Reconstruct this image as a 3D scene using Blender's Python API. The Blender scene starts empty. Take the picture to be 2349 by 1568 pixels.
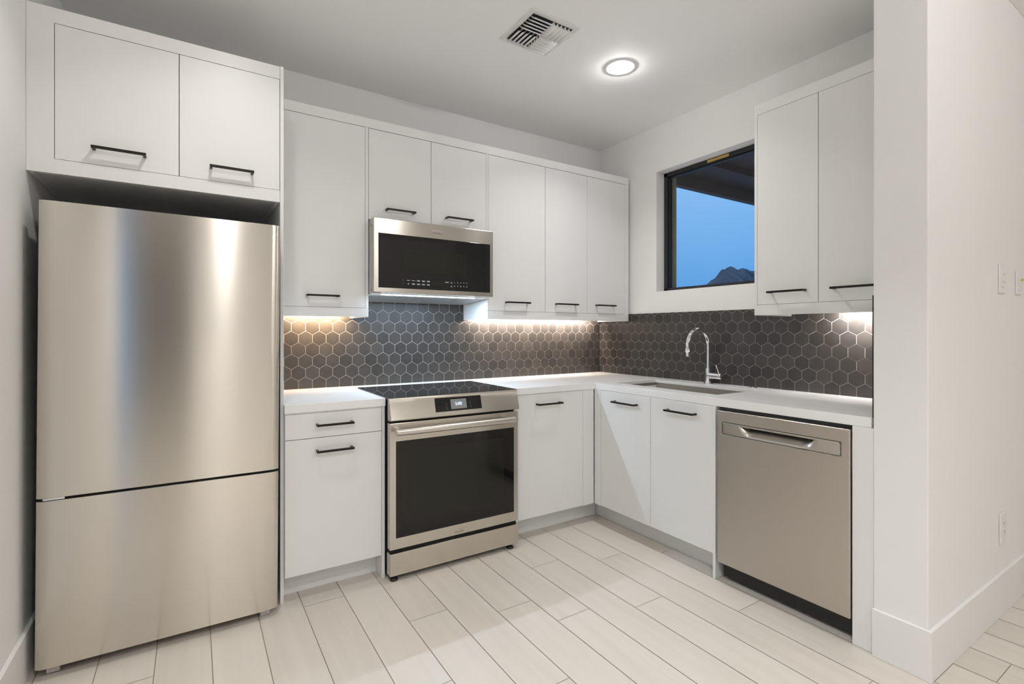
import bpy, bmesh, math, random
from mathutils import Vector, Matrix
random.seed(7)
C = bpy.context.scene.collection
SC = bpy.context.scene

# ------------------------------------------------------------------ camera
W, H = 2349, 1568
F_PX, U0, V0 = 1139.515, 1164.80, 761.33
cam = bpy.data.cameras.new('camera')
cam.sensor_fit = 'HORIZONTAL'; cam.sensor_width = 36.0
cam.lens = F_PX * 36.0 / W
cam.shift_x = (W / 2 - U0) / W
cam.shift_y = (V0 - H / 2) / W
cam.clip_start = 0.02; cam.clip_end = 2000
cam_ob = bpy.data.objects.new('camera', cam); C.objects.link(cam_ob)
cam_ob.location = (-2.9104, -3.1398, 1.249)
cam_ob.rotation_euler = (math.pi / 2, 0, -0.5642)
SC.camera = cam_ob

# ------------------------------------------------------------------ view + exposure
SC.view_settings.view_transform = 'Standard'
SC.view_settings.look = 'None'
SC.view_settings.gamma = 1.0
SC.view_settings.use_curve_mapping = False
SC.view_settings.exposure = 0.10

# light levels (watts)
SPREAD = 2.1
# ceiling downlights: x, y, watts straight down, watts of an added point fill lamp
DOWNLIGHTS = [(-0.826, -1.062, 5.2, 3.2), (-2.75, -1.25, 3.6, 2.2), (-2.70, -3.35, 22.0, 0.3), (-0.95, -3.35, 0.3, 10.5),  # last lamp of this row is unseen, added for fill
              (-2.61, -4.40, 5.5, 13.0), (-0.74, -4.40, 4.5, 13.5), (-4.60, -4.50, 5.0, 13.5), (0.77, -4.40, 5.5, 11.0)]  # the westmost lamp here is also an unseen added fill
P_HOOD = 8.0
P_CAB_LEFT = 4.6
P_CAB_MID = 13.0
P_CAB_RIGHT = 4.8

# ------------------------------------------------------------------ world: dusk sky
world = bpy.data.worlds.new('dusk_sky'); SC.world = world
world.use_nodes = True
wt = world.node_tree; wt.nodes.clear()
w_out = wt.nodes.new('ShaderNodeOutputWorld'); w_bg = wt.nodes.new('ShaderNodeBackground')
w_ramp = wt.nodes.new('ShaderNodeValToRGB'); w_sep = wt.nodes.new('ShaderNodeSeparateXYZ'); w_tc = wt.nodes.new('ShaderNodeTexCoord')
wt.links.new(w_tc.outputs['Generated'], w_sep.inputs[0]); wt.links.new(w_sep.outputs['Z'], w_ramp.inputs[0])
wt.links.new(w_ramp.outputs[0], w_bg.inputs[0]); wt.links.new(w_bg.outputs[0], w_out.inputs[0])
er = w_ramp.color_ramp
er.elements[0].position = 0.0; er.elements[0].color = (0.060, 0.230, 0.560, 1)
er.elements[1].position = 0.30; er.elements[1].color = (0.215, 0.440, 0.760, 1)
e2 = er.elements.new(0.10); e2.color = (0.095, 0.300, 0.640, 1)
w_bg.inputs[1].default_value = 1.2

# ------------------------------------------------------------------ materials
def mat(name, color=(0.8, 0.8, 0.8), rough=0.5, metal=0.0, spec=0.5, coat=0.0):
    m = bpy.data.materials.new(name); m.use_nodes = True
    b = m.node_tree.nodes['Principled BSDF']
    b.inputs['Base Color'].default_value = (*color, 1)
    b.inputs['Roughness'].default_value = rough
    b.inputs['Metallic'].default_value = metal
    b.inputs['Specular IOR Level'].default_value = spec
    if coat: b.inputs['Coat Weight'].default_value = coat
    return m

def nt(m): return m.node_tree.nodes, m.node_tree.links, m.node_tree.nodes['Principled BSDF']

def add_noise(m, scale=(1, 1, 1), tex_scale=5.0, amount=0.04, bump=0.0, detail=3.0, rough_amt=0.0, dist=0.002):
    """gentle procedural variation of the base colour (and optional bump) in object space"""
    n, l, b = nt(m)
    tc = n.new('ShaderNodeTexCoord'); mp = n.new('ShaderNodeMapping'); ns = n.new('ShaderNodeTexNoise')
    mp.inputs['Scale'].default_value = scale
    ns.inputs['Scale'].default_value = tex_scale; ns.inputs['Detail'].default_value = detail
    l.new(tc.outputs['Object'], mp.inputs[0]); l.new(mp.outputs[0], ns.inputs['Vector'])
    col = b.inputs['Base Color'].default_value[:]
    if amount:
        mx = n.new('ShaderNodeMix'); mx.data_type = 'RGBA'
        mx.inputs['A'].default_value = tuple(max(0, c * (1 - amount)) for c in col[:3]) + (1,)
        mx.inputs['B'].default_value = tuple(min(1, c * (1 + amount)) for c in col[:3]) + (1,)
        l.new(ns.outputs['Fac'], mx.inputs['Factor']); l.new(mx.outputs['Result'], b.inputs['Base Color'])
    if rough_amt:
        r = b.inputs['Roughness'].default_value
        mr = n.new('ShaderNodeMapRange')
        mr.inputs['To Min'].default_value = r - rough_amt; mr.inputs['To Max'].default_value = r + rough_amt
        l.new(ns.outputs['Fac'], mr.inputs['Value']); l.new(mr.outputs[0], b.inputs['Roughness'])
    if bump:
        bp = n.new('ShaderNodeBump'); bp.inputs['Strength'].default_value = bump; bp.inputs['Distance'].default_value = dist
        l.new(ns.outputs['Fac'], bp.inputs['Height']); l.new(bp.outputs[0], b.inputs['Normal'])
    return m

def steel(name, color, rough, aniso, wave=0.0):
    m = mat(name, color, rough, 1.0)
    n, l, b = nt(m)
    b.inputs['Anisotropic'].default_value = aniso
    b.inputs['Anisotropic Rotation'].default_value = 0.25
    tg = n.new('ShaderNodeTangent'); tg.direction_type = 'RADIAL'; tg.axis = 'Z'
    l.new(tg.outputs[0], b.inputs['Tangent'])
    tc = n.new('ShaderNodeTexCoord'); mp = n.new('ShaderNodeMapping'); ns = n.new('ShaderNodeTexNoise')
    mp.inputs['Scale'].default_value = (1.5, 1.5, 420)
    ns.inputs['Scale'].default_value = 2.0; ns.inputs['Detail'].default_value = 2
    l.new(tc.outputs['Object'], mp.inputs[0]); l.new(mp.outputs[0], ns.inputs['Vector'])
    mr = n.new('ShaderNodeMapRange'); mr.inputs['To Min'].default_value = rough - 0.008; mr.inputs['To Max'].default_value = rough + 0.008
    l.new(ns.outputs['Fac'], mr.inputs['Value']); l.new(mr.outputs[0], b.inputs['Roughness'])
    if wave:
        n2 = n.new('ShaderNodeTexNoise'); n2.inputs['Scale'].default_value = 2.6; n2.inputs['Detail'].default_value = 1
        l.new(tc.outputs['Object'], n2.inputs['Vector'])
        bp = n.new('ShaderNodeBump'); bp.inputs['Strength'].default_value = wave; bp.inputs['Distance'].default_value = 0.01
        l.new(n2.outputs['Fac'], bp.inputs['Height']); l.new(bp.outputs[0], b.inputs['Normal'])
    return m

def tinted(name, lo, hi, rough, grain=None, spec=0.5, grain_amt=0.5, bump=0.0):
    """colour between lo and hi from the per-tile 'tint' attribute plus object-space grain"""
    m = mat(name, lo, rough, spec=spec)
    n, l, b = nt(m)
    at = n.new('ShaderNodeAttribute'); at.attribute_name = 'tint'
    mx = n.new('ShaderNodeMix'); mx.data_type = 'RGBA'
    mx.inputs['A'].default_value = (*lo, 1); mx.inputs['B'].default_value = (*hi, 1)
    sep = n.new('ShaderNodeSeparateColor'); l.new(at.outputs['Color'], sep.inputs[0])
    fac = sep.outputs[0]
    if grain:
        tc = n.new('ShaderNodeTexCoord'); mp = n.new('ShaderNodeMapping'); ns = n.new('ShaderNodeTexNoise')
        mp.inputs['Scale'].default_value = grain
        ns.inputs['Scale'].default_value = 1.0; ns.inputs['Detail'].default_value = 6; ns.inputs['Roughness'].default_value = 0.62
        off = n.new('ShaderNodeVectorMath'); off.operation = 'ADD'
        sc = n.new('ShaderNodeVectorMath'); sc.operation = 'SCALE'; sc.inputs['Scale'].default_value = 37.0
        l.new(at.outputs['Color'], sc.inputs[0])
        l.new(tc.outputs['Object'], mp.inputs[0]); l.new(mp.outputs[0], off.inputs[0]); l.new(sc.outputs[0], off.inputs[1])
        l.new(off.outputs[0], ns.inputs['Vector'])
        mr = n.new('ShaderNodeMapRange'); mr.inputs['From Min'].default_value = 0.3; mr.inputs['From Max'].default_value = 0.7
        mr.inputs['To Min'].default_value = -grain_amt; mr.inputs['To Max'].default_value = grain_amt
        l.new(ns.outputs['Fac'], mr.inputs['Value'])
        ad = n.new('ShaderNodeMath'); ad.operation = 'ADD'; ad.use_clamp = True
        l.new(fac, ad.inputs[0]); l.new(mr.outputs[0], ad.inputs[1]); fac = ad.outputs[0]
        if bump:
            bp = n.new('ShaderNodeBump'); bp.inputs['Strength'].default_value = bump; bp.inputs['Distance'].default_value = 0.001
            l.new(ns.outputs['Fac'], bp.inputs['Height']); l.new(bp.outputs[0], b.inputs['Normal'])
    l.new(fac, mx.inputs['Factor']); l.new(mx.outputs['Result'], b.inputs['Base Color'])
    return m

def emit(name, color, strength):
    m = bpy.data.materials.new(name); m.use_nodes = True
    n = m.node_tree.nodes; l = m.node_tree.links; n.clear()
    o = n.new('ShaderNodeOutputMaterial'); e = n.new('ShaderNodeEmission')
    e.inputs[0].default_value = (*color, 1); e.inputs[1].default_value = strength
    l.new(e.outputs[0], o.inputs[0])
    return m

def window_glass(name, tint=(0.96, 0.98, 0.98)):
    m = bpy.data.materials.new(name); m.use_nodes = True
    n = m.node_tree.nodes; l = m.node_tree.links; n.clear()
    o = n.new('ShaderNodeOutputMaterial'); t = n.new('ShaderNodeBsdfTransparent'); g = n.new('ShaderNodeBsdfGlossy')
    fr = n.new('ShaderNodeFresnel'); mx = n.new('ShaderNodeMixShader')
    t.inputs[0].default_value = (*tint, 1); g.inputs['Roughness'].default_value = 0.02; fr.inputs[0].default_value = 1.3
    l.new(fr.outputs[0], mx.inputs[0]); l.new(t.outputs[0], mx.inputs[1]); l.new(g.outputs[0], mx.inputs[2]); l.new(mx.outputs[0], o.inputs[0])
    return m

M = {}
M['wall'] = add_noise(mat('wall_paint', (0.86, 0.85, 0.83), 0.65, spec=0.3), tex_scale=60, amount=0.01, bump=0.04)
M['ceiling'] = add_noise(mat('ceiling_paint', (0.95, 0.94, 0.925), 0.8, spec=0.2), tex_scale=50, amount=0.01, bump=0.04)
M['trim'] = add_noise(mat('trim_paint', (0.83, 0.82, 0.80), 0.4), tex_scale=20, amount=0.01)
M['cab'] = add_noise(mat('cabinet_lacquer', (0.82, 0.815, 0.80), 0.38), tex_scale=15, amount=0.008)
M['cab_in'] = add_noise(mat('cabinet_inside_board', (0.74, 0.72, 0.69), 0.6), tex_scale=15, amount=0.02)
M['quartz'] = add_noise(mat('white_quartz', (0.90, 0.895, 0.885), 0.22), tex_scale=90, amount=0.015, detail=6)
M['bronze'] = add_noise(mat('dark_bronze_metal', (0.022, 0.019, 0.016), 0.38, 0.6), tex_scale=200, amount=0.1)
M['steel'] = steel('brushed_steel', (0.62, 0.58, 0.52), 0.25, 0.85)
M['mw_steel'] = steel('brushed_microwave_steel', (0.50, 0.465, 0.415), 0.24, 0.88)
M['fridge_steel'] = steel('brushed_fridge_steel', (0.665, 0.625, 0.565), 0.215, 1.0, wave=0.010)
M['dw_steel'] = steel('brushed_dishwasher_steel', (0.55, 0.505, 0.45), 0.36, 0.7)
M['steel_plain'] = add_noise(mat('satin_steel', (0.66, 0.62, 0.57), 0.28, 1.0), tex_scale=60, amount=0.03)
M['sink_steel'] = add_noise(mat('sink_steel', (0.55, 0.51, 0.47), 0.38, 1.0), scale=(60, 60, 4), tex_scale=4, amount=0.06)
M['chrome'] = add_noise(mat('chrome', (0.86, 0.86, 0.86), 0.06, 1.0), tex_scale=30, amount=0.01)
M['black_glass'] = add_noise(mat('black_glass', (0.008, 0.007, 0.006), 0.05, spec=0.42), tex_scale=3, amount=0.05)
M['cooktop'] = add_noise(mat('black_ceramic_glass', (0.010, 0.011, 0.014), 0.04, spec=0.7), tex_scale=3, amount=0.05)
M['view_glass'] = add_noise(mat('viewing_window_glass', (0.016, 0.017, 0.012), 0.08, spec=0.32), tex_scale=600, amount=0.15)
M['black'] = add_noise(mat('black_plastic', (0.012, 0.012, 0.012), 0.5), tex_scale=40, amount=0.1)
M['dark_side'] = add_noise(mat('dark_grey_enamel', (0.045, 0.045, 0.045), 0.45, 0.3), tex_scale=40, amount=0.05)
M['gap'] = add_noise(mat('black_rubber', (0.010, 0.009, 0.008), 0.8), tex_scale=40, amount=0.1)
M['grey_plastic'] = add_noise(mat('grey_plastic', (0.55, 0.54, 0.52), 0.5), tex_scale=40, amount=0.03)
M['white_plastic'] = add_noise(mat('white_plastic', (0.84, 0.835, 0.82), 0.35), tex_scale=40, amount=0.01)
M['white_metal'] = add_noise(mat('white_enamel', (0.80, 0.79, 0.77), 0.5), tex_scale=40, amount=0.01)
M['screen'] = add_noise(mat('grey_screen', (0.26, 0.28, 0.29), 0.25), tex_scale=40, amount=0.03)
M['ink_white'] = emit('lit_white_legend', (0.82, 0.86, 0.88), 0.75)
M['ink_dim'] = emit('dim_grey_legend', (0.35, 0.35, 0.34), 0.35)
M['ink_red'] = emit('dim_red_legend', (0.22, 0.05, 0.04), 0.35)
M['clock'] = emit('lit_clock_digits', (0.72, 0.88, 1.0), 1.6)
M['badge'] = add_noise(mat('badge_metal', (0.53, 0.495, 0.445), 0.34, 1.0), tex_scale=40, amount=0.03)
M['badge_ink'] = add_noise(mat('badge_lettering', (0.10, 0.09, 0.08), 0.5), tex_scale=40, amount=0.03)
M['frame_black'] = add_noise(mat('black_window_frame', (0.020, 0.022, 0.022), 0.35), tex_scale=40, amount=0.1)
M['sticker'] = add_noise(mat('gold_sticker', (0.55, 0.36, 0.10), 0.5), tex_scale=120, amount=0.25)
M['stucco'] = add_noise(mat('tan_stucco', (0.60, 0.36, 0.15), 0.9), tex_scale=90, amount=0.25, bump=0.3)
M['eave'] = add_noise(mat('brown_eave_boards', (0.18, 0.052, 0.022), 0.85), scale=(0.3, 2, 1), tex_scale=2.0, amount=0.12)
M['rock'] = add_noise(mat('desert_rock', (0.10, 0.105, 0.13), 0.95), tex_scale=0.12, amount=0.45, bump=0.6, detail=8, dist=2.0)
M['glass'] = window_glass('window_pane_glass')
M['lens'] = emit('lit_lamp_lens', (1.0, 0.97, 0.92), 9.0)
M['led'] = emit('lit_led_strip', (0.72, 0.88, 1.0), 7.0)
M['brass'] = add_noise(mat('brass', (0.75, 0.48, 0.14), 0.35, 0.8), tex_scale=40, amount=0.05)
M['grout'] = add_noise(mat('tile_grout', (0.46, 0.415, 0.375), 0.85), tex_scale=80, amount=0.06)
M['hex'] = tinted('hexagon_tile', (0.034, 0.030, 0.027), (0.054, 0.047, 0.042), 0.40, grain=(16, 16, 16), grain_amt=0.45)
M['seam'] = add_noise(mat('floor_seam', (0.36, 0.29, 0.215), 0.9), tex_scale=30, amount=0.1)
M['plank'] = tinted('pale_wood_plank', (0.625, 0.575, 0.51), (0.685, 0.635, 0.57), 0.36, grain=(22, 1.3, 8), grain_amt=0.5, bump=0.03)
M['dark_wood'] = add_noise(mat('dark_brown_wood', (0.035, 0.020, 0.013), 0.4), scale=(12, 12, 1), tex_scale=2, amount=0.4)
M['mw_side'] = add_noise(mat('grey_enamel', (0.50, 0.485, 0.46), 0.4, 0.3), tex_scale=40, amount=0.03)
M['cream'] = add_noise(mat('filter_mesh', (0.42, 0.44, 0.46), 0.45, 0.7), tex_scale=350, amount=0.35)

# ------------------------------------------------------------------ helpers
class MB:
    """collects boxes, tubes and lathes, then links them as ONE mesh object"""
    def __init__(self, f=None): self.bm = bmesh.new(); self.f = f or (lambda a, d, z: (a, d, z)); self.smooth = []
    def box(self, a0, a1, d0, d1, z0, z1, mi=0):
        p = [self.f(a, d, z) for z in (z0, z1) for d in (d0, d1) for a in (a0, a1)]
        xs = [[min(q[i] for q in p), max(q[i] for q in p)] for i in range(3)]
        v = [self.bm.verts.new((xs[0][i], xs[1][j], xs[2][k])) for k in (0, 1) for j in (0, 1) for i in (0, 1)]
        for q in ((0, 2, 3, 1), (4, 5, 7, 6), (0, 1, 5, 4), (2, 6, 7, 3), (0, 4, 6, 2), (1, 3, 7, 5)):
            self.bm.faces.new([v[i] for i in q]).material_index = mi
        return self
    def quad(self, pts, mi=0, sm=False):
        f = self.bm.faces.new([self.bm.verts.new(p) for p in pts]); f.material_index = mi; f.smooth = sm; return self
    def prism(self, prof, axis, c0, c1, mi=0):
        """prof: list of 2-D points; axis 'x' -> (y,z) swept in x, 'y' -> (x,z) swept in y, 'z' -> (x,y) swept in z"""
        def P(q, c): return {'x': (c, q[0], q[1]), 'y': (q[0], c, q[1]), 'z': (q[0], q[1], c)}[axis]
        a = [self.bm.verts.new(P(q, c0)) for q in prof]; b = [self.bm.verts.new(P(q, c1)) for q in prof]
        n = len(prof)
        fs = [self.bm.faces.new(a), self.bm.faces.new(b)]
        for i in range(n): fs.append(self.bm.faces.new([a[i], a[(i + 1) % n], b[(i + 1) % n], b[i]]))
        for f in fs: f.material_index = mi
        return self
    def tube(self, path, r, seg=20, cap=True, closed=False, mi=0):
        path = [Vector(p) for p in path]; n = len(path); rings = []
        rr = r if hasattr(r, '__len__') else [r] * n
        up = None
        for i, p in enumerate(path):
            if closed: t = (path[(i + 1) % n] - path[i - 1]).normalized()
            else: t = (path[min(i + 1, n - 1)] - path[max(i - 1, 0)]).normalized()
            if up is None:
                up = Vector((0, 0, 1)) if abs(t.z) < 0.9 else Vector((1, 0, 0))
            s = t.cross(up).normalized(); up = s.cross(t).normalized()
            rings.append([self.bm.verts.new(p + (s * math.cos(k * 2 * math.pi / seg) + up * math.sin(k * 2 * math.pi / seg)) * rr[i]) for k in range(seg)])
        m = n if closed else n - 1
        for i in range(m):
            A, B = rings[i], rings[(i + 1) % n]
            for k in range(seg):
                f = self.bm.faces.new([A[k], A[(k + 1) % seg], B[(k + 1) % seg], B[k]]); f.smooth = True; f.material_index = mi
        if cap and not closed:
            for R_ in (rings[0], rings[-1]):
                f = self.bm.faces.new(R_); f.material_index = mi
        return self
    def lathe(self, prof, c, seg=40, mi=0):
        """prof: (r,z) points, around a vertical axis through c"""
        rings = []
        for r, z in prof:
            rings.append([self.bm.verts.new((c[0] + r * math.cos(k * 2 * math.pi / seg), c[1] + r * math.sin(k * 2 * math.pi / seg), c[2] + z)) for k in range(seg)])
        for A, B in zip(rings, rings[1:]):
            for k in range(seg):
                f = self.bm.faces.new([A[k], A[(k + 1) % seg], B[(k + 1) % seg], B[k]]); f.smooth = True; f.material_index = mi
        for R_ in (rings[0], rings[-1]):
            if (R_[0].co - R_[1].co).length > 1e-5: self.bm.faces.new(R_).material_index = mi
        return self
    def build(self, name, mats, parent=None, bevel=0.0, seg=2, smooth_bevel=True):
        bm = self.bm
        bmesh.ops.recalc_face_normals(bm, faces=bm.faces)
        for e in bm.edges:
            if len(e.link_faces) == 2 and e.calc_face_angle(0) > 0.62: e.smooth = False
        me = bpy.data.meshes.new(name); bm.to_mesh(me); bm.free()
        for m in (mats if isinstance(mats, (list, tuple)) else [mats]): me.materials.append(m)
        o = bpy.data.objects.new(name, me); C.objects.link(o)
        if parent is not None: attach(o, parent)
        if bevel:
            b = o.modifiers.new('bevel', 'BEVEL'); b.width = bevel; b.segments = seg; b.limit_method = 'ANGLE'; b.angle_limit = math.radians(40)
        return o

ROOT = {}
def attach(o, parent):
    """verts are in world metres: shift them into the root's frame and parent"""
    root = ROOT.get(parent.name, parent)
    L = root['_o'] if '_o' in root else root.location[:]
    if o.type == 'MESH':
        o.data.transform(Matrix.Translation(-Vector(L)))
    else:
        o.location = Vector(o.location) - Vector(L)
    o.parent = parent
    ROOT[o.name] = root

def thing(name, label, cat, loc, group=None):
    o = bpy.data.objects.new(name, None); C.objects.link(o); o.empty_display_size = 0.1
    o.location = loc; o['label'] = label; o['category'] = cat
    if group: o['group'] = group
    return o
def tag(o, label, cat, group=None):
    o['label'] = label; o['category'] = cat
    if group: o['group'] = group
    return o
def struct(o):
    o['kind'] = 'structure'; return o

FB = lambda a, d, z: (a, -d, z)          # back-wall frame: a = x, d = distance out of the wall
FR = lambda a, d, z: (-d, -a, z)         # right-wall frame: a = -y, d = distance out of the wall

def text(s, size, mtx, m, name, parent, extrude=0.0003, align='CENTER'):
    cu = bpy.data.curves.new(name, 'FONT'); cu.body = s; cu.size = size; cu.extrude = extrude
    cu.align_x = align; cu.align_y = 'CENTER'; cu.resolution_u = 4
    t = bpy.data.objects.new(name + '_curve', cu); C.objects.link(t)
    dg = bpy.context.evaluated_depsgraph_get()
    me = bpy.data.meshes.new_from_object(t.evaluated_get(dg))
    bpy.data.objects.remove(t); bpy.data.curves.remove(cu)
    me.name = name; me.transform(mtx); me.materials.clear(); me.materials.append(m)
    o = bpy.data.objects.new(name, me); C.objects.link(o)
    if parent is not None: attach(o, parent)
    return o
def face_front(x, y, z, tilt=0.0):       # writing on a face that looks towards -y (tilt leans its top back)
    return Matrix.Translation((x, y, z)) @ Matrix.Rotation(math.pi / 2 - tilt, 4, 'X')

def area(name, loc, sx, sy, power, color, parent=None, shape='RECTANGLE', spread=math.pi, rot=(0, 0, 0)):
    l = bpy.data.lights.new(name, 'AREA'); l.shape = shape; l.size = sx
    if shape in ('RECTANGLE', 'ELLIPSE'): l.size_y = sy
    l.energy = power; l.color = color; l.spread = spread
    o = bpy.data.objects.new(name, l); C.objects.link(o); o.location = loc; o.rotation_euler = rot
    if parent is not None: attach(o, parent)
    return o

# ------------------------------------------------------------------ room dimensions
XL, YS, XS, YW = -3.43, -2.27, -0.683, -2.441     # left wall, stub wall back face, stub wall end, far-right wall
ZC = 2.778
YR, XW, XE = -5.6, -6.0, 3.0                      # rear wall, west and east walls of the big room
WT = 0.20
WY0, WY1, WZ0, WZ1 = -0.6084, -1.50, 1.550, 2.438 # window opening

# ------------------------------------------------------------------ setting
# floor: planks run towards the back wall, joints as in the photograph
fm = MB(); fm.quad([(XW, YR, -0.002), (XE, YR, -0.002), (XE, 0.0, -0.002), (XW, 0.0, -0.002)], 0)
tint_faces = []
PITCH, S0, G = 0.1816, -3.2139, 0.0016
known = {12: -1.110, 10: -0.983, 11: -1.5438, 9: -1.439, 13: -1.8125, 8: -1.242, 4: -0.736, 6: -1.103, 0: -0.926, 15: -2.574, 7: -1.741, 5: -0.30, 3: -1.62, 2: -1.35, 1: -0.62}
PL = 1.225
for n in range(int((XW - S0) / PITCH) - 1, int((XE - S0) / PITCH) + 1):
    x0, x1 = max(S0 + n * PITCH + G, XW), min(S0 + (n + 1) * PITCH - G, XE)
    if x1 - x0 < 0.01: continue
    off = known.get(n, -random.random() * PL)
    y = off + PL * math.ceil((0 - off) / PL)
    while y > YR:
        ya, yb = min(y, 0.0) - G * 0.7, max(y - PL, YR) + G * 0.7
        if ya > yb:
            f = fm.bm.faces.new([fm.bm.verts.new(p) for p in ((x0, yb, 0), (x1, yb, 0), (x1, ya, 0), (x0, ya, 0))])
            f.material_index = 1; tint_faces.append((f, random.random(), random.random(), random.random()))
        y -= PL
def store_tint(mb, faces):
    lay = mb.bm.loops.layers.float_color.new('tint')
    for f, r, g, b in faces:
        for lp in f.loops: lp[lay] = (r, g, b, 1)
store_tint(fm, tint_faces)
struct(fm.build('floor', [M['seam'], M['plank']]))

struct(MB().box(XW - WT, XE + WT, YR - WT, WT, ZC, ZC + 0.15).build('ceiling', M['ceiling']))
struct(MB().box(XL - 0.17, XL, -3.40, WT, 0, ZC).build('wall_left', M['wall']))
struct(MB().box(XL, 0.0, 0, WT, 0, ZC).build('wall_back', M['wall']))
wr = MB()
wr.box(0, WT, WY0, WT, 0, ZC); wr.box(0, WT, YS - 0.001, WY1, 0, ZC)
wr.box(0, WT, WY1, WY0, 0, WZ0); wr.box(0, WT, WY1, WY0, WZ1, ZC)
struct(wr.build('wall_right', M['wall']))
struct(MB().box(XS, XE, YW, YS, 0, ZC).build('wall_front', M['wall'], bevel=0.004))
struct(MB().box(XW, XL - 0.17, -3.40, -3.40 + WT, 0, ZC).build('wall_west_return', M['wall']))
struct(MB().box(XW - WT, XW, YR, -3.40, 0, ZC).build('wall_west', M['wall']))
struct(MB().box(XE, XE + WT, YR, YW, 0, ZC).build('wall_east', M['wall']))
rw = MB()                                          # rear wall behind the camera, with a glazed opening to the dusk
rw.box(XW, -5.0, YR - WT, YR, 0, ZC); rw.box(-3.46, XE, YR - WT, YR, 0, ZC); rw.box(-5.0, -3.46, YR - WT, YR, 2.70, ZC)
struct(rw.build('wall_rear', M['wall']))
w2 = thing('window_2', 'wide black framed glazed opening in the rear wall', 'window', (-4.23, YR - 0.1, 0)); del w2['label'], w2['category']; struct(w2)
f2 = MB()
for x in (-5.0, -4.26, -3.52): f2.box(x, x + 0.06, YR - 0.13, YR - 0.07, 0, 2.70)
f2.box(-5.0, -3.46, YR - 0.13, YR - 0.07, 0, 0.07); f2.box(-5.0, -3.46, YR - 0.13, YR - 0.07, 2.63, 2.70)
f2.build('frame', M['frame_black'], w2)
MB().box(-5.0, -3.46, YR - 0.104, YR - 0.096, 0.0, 2.70).build('pane', M['glass'], w2)
d1 = MB().box(-3.44, -2.93, YR + 0.001, YR + 0.045, 0, 2.72).build('dark_reflection_panel', M['dark_wood'], bevel=0.004); struct(d1)  # dark panel added to give the fridge front its dark reflected band

BH = 0.182
struct(MB().box(XS - 0.0137, XS, YW - 0.0137, YS, 0, BH).build('baseboard_right', M['trim'], bevel=0.002))
struct(MB().box(XS, XE, YW - 0.0137, YW, 0, BH).build('baseboard_front', M['trim'], bevel=0.002))
struct(MB().box(XL, XL + 0.015, -3.40, -0.02, 0, 0.172).build('baseboard_left', M['trim'], bevel=0.002))

# kitchen window
w1 = bpy.data.objects.new('window_1', None); C.objects.link(w1); w1.location = (0.1, (WY0 + WY1) / 2, WZ0); struct(w1)
FW = 0.030
fr = MB()
fr.box(0.083, 0.140, WY1, WY0, WZ1 - FW, WZ1); fr.box(0.083, 0.140, WY1, WY0, WZ0, WZ0 + FW * 0.75)
fr.box(0.083, 0.140, WY0 - FW, WY0, WZ0, WZ1); fr.box(0.083, 0.140, WY1, WY1 + FW, WZ0, WZ1)
fr.build('frame', M['frame_black'], w1, bevel=0.002)
bd = MB()
k = FW + 0.010
bd.box(0.100, 0.118, WY1 + FW, WY0 - FW, WZ1 - k, WZ1 - FW); bd.box(0.100, 0.118, WY1 + FW, WY0 - FW, WZ0 + FW * 0.75, WZ0 + FW * 0.75 + 0.006)
bd.box(0.100, 0.118, WY0 - k, WY0 - FW, WZ0 + FW * 0.75, WZ1 - FW); bd.box(0.100, 0.118, WY1 + FW, WY1 + k, WZ0 + FW * 0.75, WZ1 - FW)
bd.build('glazing_bead', M['frame_black'], w1, bevel=0.0015)
MB().box(0.112, 0.116, WY1 + FW, WY0 - FW, WZ0 + 0.02, WZ1 - FW).build('pane', M['glass'], w1)
MB().box(0.0815, 0.083, -1.145, -0.982, 2.4135, 2.4315).build('sticker', M['sticker'], w1)
tr = MB()
tr.box(0.140, 0.21, WY0 - 0.012, WY0, WZ0, WZ1); tr.box(0.140, 0.21, WY1, WY1 + 0.012, WZ0, WZ1)
struct(tr.build('trim_1', M['stucco']))

# outside: covered patio roof and a desert mountain
po = thing('patio_roof', 'dark brown patio roof seen through the upper part of the kitchen window', 'roof', (2.6, -0.175, 2.55))
MB().box(0.205, 9.0, -2.2, -0.235, 2.66, 2.80).build('soffit', M['eave'], po)
MB().box(0.205, 9.0, -0.235, -0.175, 2.55, 2.86).build('fascia', M['eave'], po)
MB().box(0.205, 9.0, -0.62, -0.50, 2.60, 2.66).build('beam', M['eave'], po)

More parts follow.
